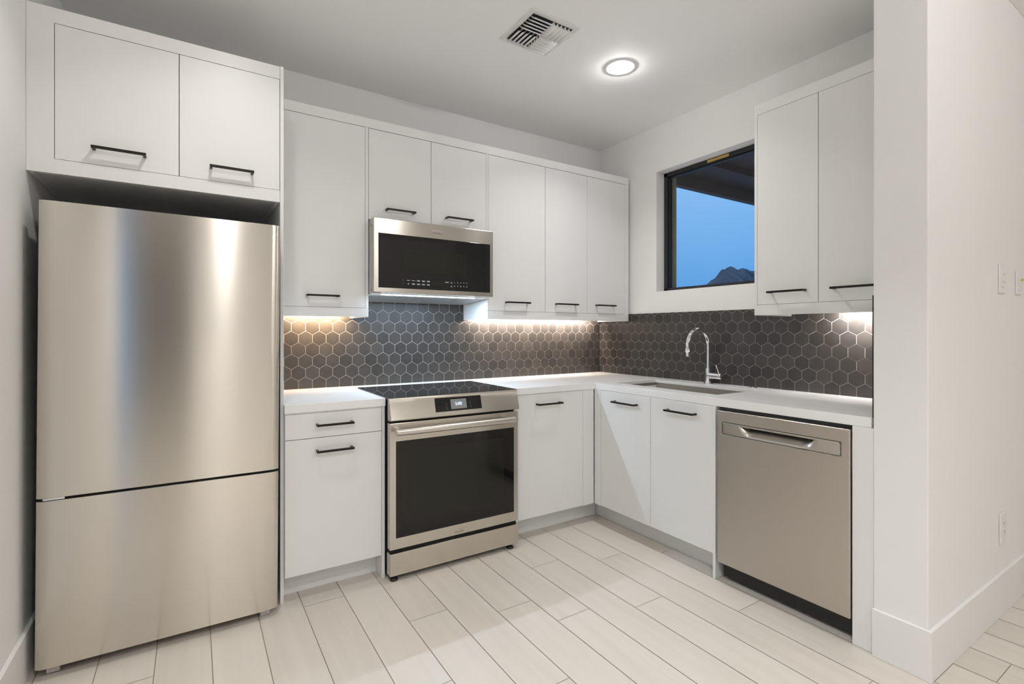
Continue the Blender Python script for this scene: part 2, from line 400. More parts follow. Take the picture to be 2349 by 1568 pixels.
def mountain():
    camp = Vector((-2.9104, -3.1398, 1.249)); s, c = math.sin(0.5642), math.cos(0.5642); D = 240.0
    prof = [(1440, 745), (1560, 700), (1600, 668), (1617, 655), (1630, 645), (1645, 632), (1656, 619), (1668, 614), (1676, 610), (1683, 613), (1690, 619), (1702, 615), (1712, 617), (1722, 622), (1735, 619), (1760, 605), (1800, 585), (1850, 580), (1900, 600), (1990, 650), (2100, 720), (2200, 760)]
    bm = bmesh.new(); rows = []
    N = 150
    for j in range(9):
        row = []
        for i in range(N + 1):
            u = prof[0][0] + (prof[-1][0] - prof[0][0]) * i / N
            for a, b in zip(prof, prof[1:]):
                if a[0] <= u <= b[0]: v = a[1] + (b[1] - a[1]) * (u - a[0]) / (b[0] - a[0]); break
            top = (V0 - v) / F_PX * D
            kx = (u - U0) / F_PX * D
            base = Vector((camp.x + D * s + kx * c, camp.y + D * c - kx * s, 0))
            t = abs(j - 4) / 4.0
            h = (top + 4.0) * (1 - t ** 1.15) - 4.0 + (random.uniform(-1, 1) * (0.25 if t == 0 else 0.9) if t < 1 else 0)
            row.append(bm.verts.new(base + Vector((s, c, 0)) * (j - 4) * 16.0 + Vector((c, -s, 0)) * random.uniform(-.4, .4) + Vector((0, 0, camp.z + h))))
        rows.append(row)
    for A, B in zip(rows, rows[1:]):
        for i in range(N):
            bm.faces.new([A[i], A[i + 1], B[i + 1], B[i]])
    bmesh.ops.recalc_face_normals(bm, faces=bm.faces)
    me = bpy.data.meshes.new('mountain'); bm.to_mesh(me); bm.free(); me.materials.append(M['rock'])
    o = bpy.data.objects.new('mountain', me); C.objects.link(o)
    return tag(o, 'dark rocky mountain ridge far beyond the kitchen window', 'mountain')
mountain()

# ------------------------------------------------------------------ hexagon backsplashes
def clip(poly, a0, a1, z0, z1):
    for ax, lim, keep in ((0, a0, 1), (0, a1, -1), (1, z0, 1), (1, z1, -1)):
        out = []
        for i, p in enumerate(poly):
            q = poly[(i + 1) % len(poly)]
            dp, dq = (p[ax] - lim) * keep, (q[ax] - lim) * keep
            if dp >= 0: out.append(p)
            if (dp >= 0) != (dq >= 0):
                t = dp / (dp - dq); out.append((p[0] + (q[0] - p[0]) * t, p[1] + (q[1] - p[1]) * t))
        poly = out
        if len(poly) < 3: return None
    return poly

HP = 0.0783                                        # hexagon width across flats
def hex_splash(name, F, rects, anchor, grout=0.0013, depth=0.010):
    """rects: (a0,a1,z0,z1) areas of one continuous tiling; anchor = a vertical joint of the bottom row"""
    mb = MB(F); faces = []
    side = HP / math.sqrt(3); rowh = 1.5 * side
    zc0 = 0.9617 - side / 2
    for (a0, a1, z0, z1) in rects:
        m0 = 0.0012 if a0 == min(r_[0] for r_ in rects) else 0.0
        m1 = 0.0012 if a1 == max(r_[1] for r_ in rects) else 0.0
        mb.box(a0, a1, 0.0005, depth - 0.0012, z0, z1, 0)
        for r in range(-1, 14):
            zc = zc0 + r * rowh
            for n in range(int((a0 - anchor) / HP) - 2, int((a1 - anchor) / HP) + 3):
                ac = anchor + (n + 0.5 + (0.5 if r % 2 else 0)) * HP
                R_ = side - grout / math.cos(math.pi / 6)
                poly = [(ac + R_ * math.sin(k * math.pi / 3), zc + R_ * math.cos(k * math.pi / 3)) for k in range(6)]
                poly = clip(poly, a0 + m0, a1 - m1, z0, z1)
                if not poly: continue
                random.seed((n * 131 + r * 977) & 0xffff)
                t = (random.random(), random.random(), random.random())
                top = [mb.bm.verts.new(F(a, depth, z)) for a, z in poly]
                bot = [mb.bm.verts.new(F(a, depth - 0.0012, z)) for a, z in poly]
                f = mb.bm.faces.new(top); f.material_index = 1; faces.append((f, *t))
                for i in range(len(poly)):
                    g = mb.bm.faces.new([top[i], top[(i + 1) % len(poly)], bot[(i + 1) % len(poly)], bot[i]]); g.material_index = 1; faces.append((g, *t))
    store_tint(mb, faces)
    return mb.build(name, [M['grout'], M['hex']])
ZT = 0.9145
tag(hex_splash('backsplash', FB, [(-2.5585, -2.0758, ZT, 1.384), (-2.0758, -1.3009, ZT, 1.462), (-1.3009, -0.0105, ZT, 1.384)], -2.3895 + 23 * 0.0783 - 23 * HP + 0.0015),
    'dark brown hexagon tile backsplash along the back wall behind the range', 'backsplash')
tag(hex_splash('backsplash', FR, [(0.0005, 2.2575, ZT, 1.390)], 0.0526),
    'dark hexagon tile backsplash under the window, behind the faucet', 'backsplash')
sp = MB().box(-0.664, -0.0105, YS + 0.0005, YS + 0.0105, ZT, 1.393)
tag(sp.build('backsplash', [M['black']]), 'narrow black tile edge standing on the worktop end beside the white pillar', 'backsplash')

# ------------------------------------------------------------------ handles and cabinets
def handle(F, a0, a1, d, z, parent):
    """slim square bar pull standing 35 mm off the door face at distance d"""
    t = 0.0052
    h = MB(F)
    h.box(a0, a1, d + 0.0295, d + 0.0395, z - t, z + t)
    for a in (a0 + 0.001, a1 - 0.011): h.box(a, a + 0.010, d, d + 0.0300, z - t, z + t)
    return h.build('handle', M['bronze'], parent, bevel=0.001)

def door(F, a0, a1, D, z0, z1, parent, name='door', th=0.019, g=0.0013):
    return MB(F).box(a0 + g, a1 - g, D - th, D, z0 + g, z1 - g).build(name, M['cab'], parent, bevel=0.0012)

def cabinet(name, label, F, a0, a1, D, z0, z1, stiles, rails, doors, handles, low=0.05, back=0.012, group=None):
    """stiles: (a0,a1); rails: (z0,z1) between a0 and a1; doors: (a0,a1,z0,z1); handles: (door index,a0,a1,z)"""
    b = F((a0 + a1) / 2, D / 2, z0)
    t = thing(name, label, 'cabinet', b, group)
    c = MB(F)
    c.box(a0, a1, back, D - 0.021, z0 + low, z1 - 0.012)
    if low > 0:
        c.box(a0, a0 + 0.016, back, D - 0.021, z0, z0 + low); c.box(a1 - 0.016, a1, back, D - 0.021, z0, z0 + low)
    for s0, s1 in stiles: c.box(s0, s1, D - 0.021, D, z0, z1)
    for r0, r1 in rails: c.box(a0 + 0.0005, a1 - 0.0005, D - 0.0208, D - 0.0001, r0 + 0.0002, r1)
    c.build('carcass', M['cab'], t, bevel=0.0008)
    ds = [door(F, *d[:2], D, *d[2:], t) for d in doors]
    for i, h0, h1, hz in handles: handle(F, h0, h1, D, hz, ds[i])
    return t

DU = 0.3495
tag(MB(FB).box(-2.5585, -0.0220, 0.012, DU, 2.4030, 2.4560).build('top_fascia', M['cab'], bevel=0.0008),
    'long white fascia board running along the top of the back wall cabinets', 'fascia')
cabinet('over_fridge_cabinet', 'wide white two-door cabinet above the refrigerator', FB, XL + 0.0005, -2.5745, 0.6556, 1.844, 2.4655,
        [(XL + 0.0005, -3.352)], [(2.4085, 2.4655), (1.844, 1.8985)],
        [(-3.3515, -2.9606, 1.8985, 2.4080), (-2.9606, -2.5750, 1.8985, 2.4080)],
        [(0, -3.2411, -3.0702, 1.9575), (1, -2.8522, -2.684, 1.9545)], low=0.012)
tag(MB().box(-2.5740, -2.5592, -0.6556, -0.012, 0, 2.4680).build('tall_end_panel', M['cab'], bevel=0.0008),
    'tall thin white panel standing from floor up between refrigerator and drawer cabinet', 'panel')

cabinet('wall_cabinet', 'white single-door wall cabinet left of the microwave, over the worktop', FB, -2.5585, -2.0758, DU, 1.334, 2.4022,
        [(-2.0931, -2.0758)], [(1.334, 1.3840)],
        [(-2.5580, -2.0931, 1.3840, 2.4020)], [(0, -2.4091, -2.2403, 1.4446)])
cabinet('wall_cabinet', 'short white two-door wall cabinet directly above the microwave', FB, -2.0752, -1.3018, DU, 1.886, 2.4022,
        [(-1.3107, -1.3018)], [],
        [(-2.0752, -1.6938, 1.886, 2.4015), (-1.6938, -1.3107, 1.886, 2.4015)],
        [(0, -1.9791, -1.803, 1.951), (1, -1.6001, -1.4192, 1.951)], low=0)
cabinet('wall_cabinet', 'white three-door wall cabinet right of the microwave, ending at the window wall', FB, -1.3009, -0.0220, DU, 1.334, 2.4022,
        [(-1.3009, -1.2912), (-0.0685, -0.0220)], [(1.334, 1.3870)],
        [(-1.2912, -0.834, 1.3870, 2.4015), (-0.834, -0.4493, 1.3870, 2.4015), (-0.4493, -0.0685, 1.3870, 2.4015)],
        [(0, -1.166, -0.981, 1.446), (1, -0.7499, -0.5589, 1.447), (2, -0.3694, -0.1872, 1.449)])
cabinet('wall_cabinet', 'white two-door wall cabinet right of the window, over the dishwasher end', FR, 1.5873, 2.2690, 0.3541, 1.3392, 2.4668,
        [(1.5873, 1.6033), (2.2500, 2.2690)], [(2.4105, 2.4668), (1.3392, 1.3935)],
        [(1.6033, 1.9114, 1.3935, 2.4105), (1.9114, 2.2195 + 0.03, 1.3935, 2.4105)],
        [(0, 1.674, 1.8579, 1.4565), (1, 1.9782, 2.163, 1.4565)])

# base cabinets
ZB = 0.8735
DB = 0.6735
t = thing('base_cabinet', 'white base cabinet with one drawer over a door, between refrigerator and range', 'cabinet', (-2.32, -0.33, 0))
c = MB(FB); c.box(-2.5585, -2.0885, 0.012, DB - 0.021, 0.118, ZB); c.box(-2.1040, -2.0885, 0.012, DB, 0.0005, ZB); c.box(-2.5585, -2.104, DB - 0.0208, DB - 0.003, 0.868, ZB)
c.build('carcass', M['cab'], t, bevel=0.0008)
MB(FB).box(-2.5585, -2.1042, 0.560, 0.578, 0.0005, 0.1175).build('toe_kick', M['cab'], t)
dr = door(FB, -2.5580, -2.1040, DB, 0.7495, 0.8685, t, 'drawer'); handle(FB, -2.4228, -2.251, DB, 0.8117, dr)
dd = door(FB, -2.5580, -2.1040, DB, 0.1185, 0.7495, t); handle(FB, -2.4228, -2.2505, DB, 0.6885, dd)

t = thing('base_cabinet', 'white single-door base cabinet between the range and the inside corner', 'cabinet', (-0.99, -0.33, 0))
c = MB(FB); c.box(-1.3085, -0.6790, 0.012, DB - 0.021, 0.121, ZB); c.box(-1.3085, -1.2775, DB - 0.021, DB, 0.121, ZB); c.box(-0.7735, -0.6790, DB - 0.021, DB, 0.121, ZB)
c.build('carcass', M['cab'], t, bevel=0.0008)
MB(FB).box(-1.3085, -0.5745, 0.560, 0.578, 0.0005, 0.1205).build('toe_kick', M['cab'], t)
dd = door(FB, -1.2775, -0.7735, DB, 0.1225, 0.8735, t); handle(FB, -1.1494, -0.962, DB, 0.8094, dd)

DRX = 0.6745
t = thing('base_cabinet', 'white two-door sink base cabinet under the window, left of the dishwasher', 'cabinet', (-0.33, -1.13, 0))
c = MB(FR); c.box(0.580, 1.5620, 0.012, DRX - 0.021, 0.121, 0.62); c.box(0.580, 0.7359, 0.012, DRX - 0.021, 0.62, ZB); c.box(0.7359, 1.562, DRX - 0.03, DRX - 0.021, 0.62, ZB)
c.box(0.6762, 0.7359, DRX - 0.021, DRX, 0.121, ZB); c.box(1.5624, 1.5774, 0.012, DRX + 0.004, 0.0005, ZB)
c.build('carcass', M['cab'], t, bevel=0.0008)
MB(FR).box(0.5795, 1.5620, 0.560, 0.5735, 0.0005, 0.1205).build('toe_kick', M['cab'], t)
dd = door(FR, 0.7359, 1.1507, DRX, 0.1225, 0.8735, t); handle(FR, 0.864, 1.0565, DRX, 0.8147, dd)
dd = door(FR, 1.1507, 1.5624, DRX, 0.1225, 0.8735, t); handle(FR, 1.2757, 1.4663, DRX, 0.8173, dd)
tag(MB(FR).box(2.1955, 2.2690, 0.012, 0.6784, 0.0005, ZB).build('end_filler_panel', M['cab'], bevel=0.0008),
    'narrow white filler panel between the dishwasher and the white pillar', 'panel')

# worktop: one slab with a cut-out for the range and one for the sink
cells_x = [-2.5590, -2.0857, -1.3125, -0.6705, -0.6505, -0.540, -0.150, -0.0105]
cells_y = [-2.2590, -1.4915, -0.7310, -0.6763, -0.6563, -0.1500, -0.0105]
def inside(i, j):
    xm, ym = (cells_x[i] + cells_x[i + 1]) / 2, (cells_y[j] + cells_y[j + 1]) / 2
    if xm < -0.6705:
        return ym > -0.6763 and not (-2.0857 < xm < -1.3125 and ym < -0.15)
    return not (-0.540 < xm < -0.150 and -1.4915 < ym < -0.7310)
def low(i, j):                                     # cells of the mitred front edge
    xm, ym = (cells_x[i] + cells_x[i + 1]) / 2, (cells_y[j] + cells_y[j + 1]) / 2
    return (xm < -0.6705 and -0.6763 < ym < -0.6563) or (-0.6705 < xm < -0.6505 and ym < -0.6563)
wb = bmesh.new(); vt = {}
def V(i, j, k):
    if (i, j, k) not in vt: vt[(i, j, k)] = wb.verts.new((cells_x[i], cells_y[j], (0.874, 0.894, 0.914)[k]))
    return vt[(i, j, k)]
nx, ny = len(cells_x) - 1, len(cells_y) - 1
ok = lambda i, j: 0 <= i < nx and 0 <= j < ny and inside(i, j)
for i in range(nx):
    for j in range(ny):
        if not ok(i, j): continue
        b_ = 0 if low(i, j) else 1
        wb.faces.new([V(i, j, 2), V(i + 1, j, 2), V(i + 1, j + 1, 2), V(i, j + 1, 2)])
        wb.faces.new([V(i, j, b_), V(i, j + 1, b_), V(i + 1, j + 1, b_), V(i + 1, j, b_)])
        for di, dj, p, q in ((-1, 0, (i, j), (i, j + 1)), (1, 0, (i + 1, j), (i + 1, j + 1)), (0, -1, (i, j), (i + 1, j)), (0, 1, (i, j + 1), (i + 1, j + 1))):
            if not ok(i + di, j + dj):
                wb.faces.new([V(*p, 0), V(*q, 0), V(*q, 1), V(*q, 2), V(*p, 2), V(*p, 1)] if b_ == 0 else [V(*p, 1), V(*q, 1), V(*q, 2), V(*p, 2)])
            elif b_ == 0 and not low(i + di, j + dj): wb.faces.new([V(*p, 0), V(*q, 0), V(*q, 1), V(*p, 1)])
mbw = MB(); mbw.bm.free(); mbw.bm = wb
tag(mbw.build('worktop', M['quartz'], bevel=0.0015), 'white quartz worktop running from the refrigerator panel round the corner to the pillar', 'worktop')

# ------------------------------------------------------------------ sink, faucet, air switch
t = thing('sink', 'rectangular stainless steel undermount sink set in the white worktop', 'sink', (-0.345, -1.11, 0.64))
s = MB(); x0, x1, y0, y1, zb = -0.543, -0.147, -1.4945, -0.728, 0.660
s.box(x0 - 0.002, x0, y0, y1, zb, 0.8935); s.box(x1, x1 + 0.002, y0, y1, zb, 0.8935)
s.box(x0, x1, y0 - 0.002, y0, zb, 0.8935); s.box(x0, x1, y1, y1 + 0.002, zb, 0.8935); s.box(x0, x1, y0, y1, zb - 0.002, zb)
s.build('basin', M['sink_steel'], t)
MB().lathe([(0.0, 0.004), (0.035, 0.004), (0.045, 0.0)], (-0.345, -1.11, zb), 32).build('drain', M['chrome'], t)

FX, FY = -0.060, -1.092
t = thing('faucet', 'chrome gooseneck pull-down faucet standing behind the sink', 'faucet', (FX, FY, 0.914))
MB().lathe([(0.0, 0.0005), (0.030, 0.0005), (0.0295, 0.004), (0.0245, 0.006), (0.0225, 0.012), (0.0205, 0.03), (0.0195, 0.085), (0.0195, 0.097), (0.014, 0.099), (0.0, 0.099)], (FX, FY, 0.914), 40).build('body', M['chrome'], t)
path = [(FX, FY, 1.005), (FX, FY, 1.08), (FX, FY, 1.160)]
RA, ZA = 0.1025, 1.1635
for k in range(0, 25):
    a = math.pi * k / 24 * 1.0
    path.append((FX - RA + RA * math.cos(a), FY + 0.001 * k / 24, ZA + RA * math.sin(a)))
path.append((FX - 2 * RA - 0.001, FY, 1.150))
MB().tube(path, 0.0124, 24).build('spout', M['chrome'], t)
MB().lathe([(0.0, 0.0), (0.0125, 0.0), (0.0150, 0.002), (0.0150, 0.012), (0.0135, 0.053), (0.0125, 0.0545), (0.0, 0.0545)], (FX - 2 * RA - 0.001, FY, 1.0945), 32).build('spray_head', M['chrome'], t)
v = MB().tube([(FX, FY, 0.9655), (FX, FY - 0.078, 0.9655), (FX, FY - 0.0785, 0.9655)], [0.0205, 0.0205, 0.0195], 32)
vv = v.build('valve', M['chrome'], t)
MB().tube([(FX, FY - 0.079, 0.9655), (FX, FY - 0.093, 0.9655), (FX, FY - 0.097, 0.9655)], [0.0195, 0.0195, 0.017], 32).build('valve_cap', M['chrome'], t)
MB().tube([(FX, FY - 0.076, 0.980), (FX + 0.002, FY - 0.066, 1.010), (FX + 0.004, FY - 0.054, 1.036), (FX + 0.004, FY - 0.0535, 1.0375)], [0.0042, 0.0040, 0.0046, 0.003], 16).build('lever', M['chrome'], t)
tag(MB().lathe([(0.0, 0.006), (0.010, 0.006), (0.012, 0.004), (0.022, 0.0035), (0.024, 0.0003), (0.0, 0.0003)], (-0.0535, -1.3955, 0.914), 32).build('air_switch', M['chrome']),
    'small round chrome push button on the worktop right of the faucet', 'button')

# ------------------------------------------------------------------ refrigerator
fr_x0, fr_x1, FYF = -3.3895, -2.5970, -0.750
t = thing('refrigerator', 'tall stainless steel bottom-freezer refrigerator in the left alcove', 'refrigerator', ((fr_x0 + fr_x1) / 2, -0.42, 0))
t.rotation_euler = (0, 0.0066, 0)
def slab_front(name, x0, x1, yf, yb, z0, z1, m, parent, ph):
    """sheet-metal door: flat in the middle, edges rolled back over a slightly uneven strip"""
    bm = bmesh.new(); NX, NZ = 90, 60; rows = []
    def col(k):                                    # columns packed towards both edges
        t = k / NX; return x0 + (x1 - x0) * (0.35 * t + 0.65 * (0.5 - 0.5 * math.cos(math.pi * t)))
    for r in range(NZ + 1):
        z = z0 + (z1 - z0) * r / NZ; row = []
        wob = 0.016 * math.sin(z * 4.6 + ph) + 0.008 * math.sin(z * 10.3 + 2 * ph) + 0.003 * math.sin(z * 21.0 + ph)
        for k in range(NX + 1):
            x = col(k); y = yf
            for d, wd in ((x1 - x, 0.070 + wob), (x - x0, 0.040)):
                s_ = max(0.0, 1 - d / wd); y += 0.011 * s_ ** 3
            row.append(bm.verts.new((x, y, z)))
        rows.append(row)
    for A, B in zip(rows, rows[1:]):
        for k in range(NX):
            f = bm.faces.new([A[k], A[k + 1], B[k + 1], B[k]]); f.smooth = True
    loop = rows[0] + [r[-1] for r in rows[1:-1]] + rows[-1][::-1] + [r[0] for r in rows[1:-1]][::-1]
    bv = [bm.verts.new((v.co.x, yb, v.co.z)) for v in loop]
    for k in range(len(loop)): bm.faces.new([loop[k], loop[(k + 1) % len(loop)], bv[(k + 1) % len(loop)], bv[k]])
    bm.faces.new(bv)
    mb = MB(); mb.bm.free(); mb.bm = bm
    o = mb.build(name, m, parent)
    return o
MB().box(fr_x0 + 0.006, fr_x1 - 0.006, -0.675, -0.06, 0.036, 1.705).build('body', M['dark_side'], t, bevel=0.004)
slab_front('door', fr_x0, fr_x1, FYF, -0.682, 0.6492, 1.7205, M['fridge_steel'], t, 0.6)
slab_front('freezer_drawer', fr_x0, fr_x1, FYF, -0.682, 0.0390, 0.6388, M['fridge_steel'], t, 2.1)
MB().box(fr_x0 + 0.012, fr_x1 - 0.012, -0.737, -0.676, 0.6390, 0.6490).build('gasket', M['gap'], t)
hg = MB(); hg.box(fr_x0 + 0.018, fr_x0 + 0.078, -0.744, -0.70, 0.6405, 0.6470); hg.build('hinge', M['chrome'], t)
for x in (fr_x0 + 0.028, fr_x1 - 0.065):
    for y in (-0.705, -0.16):
        MB().tube([(x, y, 0.0185), (x + 0.036, y, 0.0185)], 0.0178, 20).build('foot', M['grey_plastic'], t)

# ------------------------------------------------------------------ range
RX0, RX1 = -2.0830, -1.3190
t = thing('range', 'stainless steel slide-in electric range with black glass cooktop', 'range', ((RX0 + RX1) / 2, -0.44, 0))
MB().box(RX0 + 0.004, RX1 - 0.004, -0.695, -0.156, 0.030, 0.900).build('body', M['dark_side'], t)
MB().box(RX0 + 0.001, RX1 - 0.001, -0.722, -0.153, 0.9145 - 0.012, 0.9185).build('cooktop', M['cooktop'], t, bevel=0.0015)
pm = MB().prism([(-0.722, 0.9165), (-0.752, 0.808), (-0.742, 0.803), (-0.698, 0.803), (-0.698, 0.9165)], 'x', RX0 + 0.0005, RX1 - 0.0005)
cp = pm.build('control_panel', M['steel'], t, bevel=0.002)
tl = math.atan2(0.030, 0.1085)                     # lean of the panel face
def on_panel(x, z, lift=0.0):
    y = -0.722 - (0.9165 - z) * (0.030 / 0.1085)
    return Matrix.Translation((x, y - lift * math.cos(tl), z + lift * math.sin(tl))) @ Matrix.Rotation(math.pi / 2 + tl * -1.0, 4, 'X')
def panel_plate(name, x0, x1, z0, z1, lift, m, th=0.0012):
    mb = MB(); hx, hz = (x1 - x0) / 2, (z1 - z0) / 2 / math.cos(tl)
    mb.box(-hx, hx, -hz, hz, -th, 0)
    o = mb.build(name, m); o.data.transform(on_panel((x0 + x1) / 2, (z0 + z1) / 2, lift)); attach(o, cp); return o
panel_plate('display', -1.8400, -1.5640, 0.8295, 0.9005, 0.0008, M['black_glass'])
panel_plate('screen', -1.7500, -1.6560, 0.8390, 0.8885, 0.0013, M['screen'])
text('5:00', 0.0235, on_panel(-1.7040, 0.8640, 0.0016), M['clock'], 'clock_digits', cp)
for x, z in ((-1.7760, 0.8700), (-1.7745, 0.8475), (-1.6345, 0.8690), (-1.6320, 0.8475)):
    ic = MB(); ic.tube([(0.0040 * math.cos(a * math.pi / 8), 0.0040 * math.sin(a * math.pi / 8), 0) for a in range(16)], 0.00055, 6, closed=True)
    ic.box(-0.0045, 0.0045, -0.0085, -0.0072, -0.0003, 0.0003)
    o = ic.build('touch_icon', M['ink_dim']); o.data.transform(on_panel(x, z, 0.0014)); attach(o, cp)
RD = -0.7350
dm = MB().box(RX0, RX1, RD, -0.697, 0.1580, 0.7920)
dr = dm.build('oven_door', M['steel'], t, bevel=0.003)
gl = MB().box(-2.0520, -1.3470, RD - 0.0012, RD + 0.002, 0.2140, 0.7000).build('glass', M['black_glass'], dr, bevel=0.0006)
MB().box(-1.9850, -1.4150, RD - 0.0016, RD, 0.3000, 0.6500).build('viewing_window', M['view_glass'], dr)
hd = MB()
hp = []; hr = []
for k in range(17):
    u = k / 16; hp.append((-2.0690 + 0.6960 * u, RD - 0.052 - 0.006 * math.sin(math.pi * u), 0.7555)); hr.append(0.0175)
hd.tube(hp, hr, 24)
hd.build('handle', M['steel_plain'], dr, bevel=0.002)
for x in (-2.0450, -1.3970): MB().box(x - 0.012, x + 0.012, RD - 0.050, RD + 0.001, 0.7455, 0.7655).build('handle_bracket', M['steel_plain'], dr, bevel=0.002)
bg = MB()
for bx in ((-1.7490, -1.6450, 0.1960, 0.1966), (-1.7490, -1.6450, 0.1664, 0.1670), (-1.7490, -1.7484, 0.1664, 0.1966), (-1.6456, -1.6450, 0.1664, 0.1966)):
    bg.box(bx[0], bx[1], RD - 0.0004, RD + 0.001, bx[2], bx[3])
bg.build('badge', M['badge'], dr)
text('GALLERY', 0.0105, face_front(-1.6970, RD - 0.0003, 0.1745) @ Matrix.Diagonal((1.35, 1, 1, 1)), M['badge_ink'], 'badge_lettering', dr)
text('FRIGIDAIRE', 0.0105, face_front(-1.6970, RD - 0.0003, 0.1880) @ Matrix.Diagonal((1.15, 1, 1, 1)), M['badge'], 'badge_lettering', dr)
MB().box(RX0 - 0.001, RX1 + 0.001, -0.7400, -0.690, 0.0290, 0.1400).build('storage_drawer', M['steel'], t, bevel=0.003)
MB().box(RX0 + 0.004, RX1 - 0.004, -0.7200, -0.696, 0.1405, 0.1575).build('drawer_gap_strip', M['gap'], t)
for x in (-2.0560, -1.3620):
    for y in (-0.715, -0.20):
        MB().lathe([(0.0, 0.0003), (0.020, 0.0003), (0.021, 0.006), (0.017, 0.012), (0.010, 0.014), (0.010, 0.031), (0.0, 0.031)], (x, y, 0), 24).build('foot', M['black'], t)

# ------------------------------------------------------------------ over-the-range microwave
MX0, MX1, MYF, MZ0, MZ1 = -2.0640, -1.3130, -0.4500, 1.4690, 1.8810
t = thing('microwave', 'stainless steel over-the-range microwave with black glass door, hung above the range', 'microwave', ((MX0 + MX1) / 2, -0.2, MZ0))
MX0, MX1 = -2.0755, -1.3190
mb = MB().prism([(-0.410, 1.4680), (-0.410, MZ1), (-0.014, MZ1), (-0.014, 1.440), (-0.060, 1.440)], 'x', MX0 + 0.003, MX1 - 0.003)
mb.build('body', M['mw_side'], t)
md = MB().box(MX0 - 0.002, MX1 + 0.001, MYF, -0.412, MZ0, MZ1).build('door', M['mw_steel'], t, bevel=0.003)
MB().box(-2.0505, -1.3400, MYF - 0.0012, MYF + 0.002, 1.4955, 1.7970).build('glass', M['black_glass'], md, bevel=0.0006)
MB().box(-1.9100, -1.5040, MYF - 0.0016, MYF, 1.5920, 1.7160).build('viewing_window', M['view_glass'], md)
yt = MYF - 0.0014
text('START', 0.0085, face_front(-1.6365, yt, 1.5440), M['ink_white'], 'button_legend', md)
for r, row in enumerate((('1', '2', '3', '4', '5'), ('6', '7', '8', '9', '0'))):
    for k, ch in enumerate(row):
        text(ch, 0.0105, face_front(-1.5864 + 0.0205 * k, yt, 1.5455 - 0.0215 * r), M['ink_white'], 'button_legend', md)
    ic = MB()
    ic.tube([(-1.6070 + 0.0035 * math.cos(a * math.pi / 6), yt, 1.5430 - 0.0215 * r + 0.004 * math.sin(a * math.pi / 6)) for a in range(12)], 0.0006, 6, closed=True)
    ic.build('button_legend', M['ink_white'], md)
random.seed(3)
for r in range(2):                                # two-line legends too small to read in the photograph
    for k in range(5):
        x = -1.8775 + 0.0305 * k; z = 1.5428 - 0.0195 * r
        lg = MB(); lines = 1 if (r == 0 and k < 2) else 2
        for q in range(lines):
            w = (0.0095 if not (r == 1 and k == 0) else 0.0035) * (1 - 0.15 * q)
            zz = z + (0.0018 if lines == 2 else 0) - 0.0038 * q
            xx = x - w
            while xx < x + w:
                ln = random.uniform(0.0012, 0.0022); lg.box(xx, min(xx + ln, x + w), yt - 0.0002, yt + 0.0004, zz - 0.0011, zz + 0.0011); xx += ln + 0.0007
        lg.build('button_legend', M['ink_white'], md)
for z in (1.5425, 1.5230):
    ic = MB(); ic.tube([(-1.9083 + 0.0040 * math.cos(a * math.pi / 6), yt, z + 0.0040 * math.sin(a * math.pi / 6)) for a in range(12)], 0.0005, 6, closed=True)
    ic.build('button_legend', M['ink_dim'], md)
MB().box(-1.7332, -1.6576, yt, yt + 0.001, 1.5200, 1.5450).build('clock_window', M['view_glass'], md)
rd = MB(); rd.box(-1.6470, -1.6300, yt - 0.0002, yt + 0.0004, 1.5245, 1.5265); rd.box(-1.6450, -1.6320, yt - 0.0002, yt + 0.0004, 1.5150, 1.5165); rd.build('button_legend', M['ink_red'], md)
text('GALLERY', 0.0100, face_front(-1.6980, MYF - 0.0003, 1.8285) @ Matrix.Diagonal((1.35, 1, 1, 1)), M['badge_ink'], 'badge_lettering', md)
text('FRIGIDAIRE', 0.0115, face_front(-1.6980, MYF - 0.0003, 1.8420) @ Matrix.Diagonal((1.15, 1, 1, 1)), M['badge'], 'badge_lettering', md)
for z in (1.843, 1.4845): MB().box(MX0 + 0.0022, MX0 + 0.004, -0.402, -0.390, z - 0.006, z + 0.006).build('side_clip', M['black'], t)
MB().prism([(-0.408, 1.4672), (-0.408, 1.4690), (-0.330, 1.4632), (-0.330, 1.4600)], 'x', MX0 + 0.004, MX1 - 0.004).build('light_housing', M['white_metal'], t)
MB().box(-2.0050, -1.4060, -0.372, -0.356, 1.4605, 1.4632).build('light_strip', M['led'], t)
for x0, x1 in ((MX0 + 0.02, -1.705), (-1.690, MX1 - 0.02)):
    fl = MB().prism([(-0.320, 1.4580), (-0.320, 1.4625), (-0.075, 1.4430), (-0.075, 1.4385)], 'x', x0, x1).build('grease_filter', M['cream'], t, bevel=0.001)
    MB().box((x0 + x1) / 2 - 0.02, (x0 + x1) / 2 + 0.02, -0.300, -0.285, 1.4535, 1.4575).build('filter_tab', M['black'], fl)
hl = area('hood_lamp', (-1.7055, -0.364, 1.4590), 0.60, 0.012, P_HOOD, (0.60, 0.80, 1.0), t)

# ------------------------------------------------------------------ dishwasher
DX, DY0, DY1, DZ0, DZ1 = -0.690, -1.5945, -2.1918, 0.0990, 0.8585
t = thing('dishwasher', 'stainless steel dishwasher with recessed pocket handle, right of the sink cabinet', 'dishwasher', (-0.36, -1.89, 0))
MB().box(-0.640, -0.06, DY1 + 0.004, DY0 - 0.004, 0.02, 0.866).build('body', M['black'], t)
hy0, hy1, hz0, hz1 = -1.6221, -2.1577, 0.7440, 0.8025
db = bmesh.new()
ys = [DY0, hy0, hy1, DY1]; zs = [DZ0, hz0, hz1, DZ1]
fv = [[db.verts.new((DX, y, z)) for z in zs] for y in ys]
for i in range(3):
    for j in range(3):
        if not (i == 1 and j == 1): db.faces.new([fv[i][j], fv[i + 1][j], fv[i + 1][j + 1], fv[i][j + 1]])
bk = {(i, j): db.verts.new((-0.645, ys[i], zs[j])) for i in (0, 3) for j in (0, 3)}
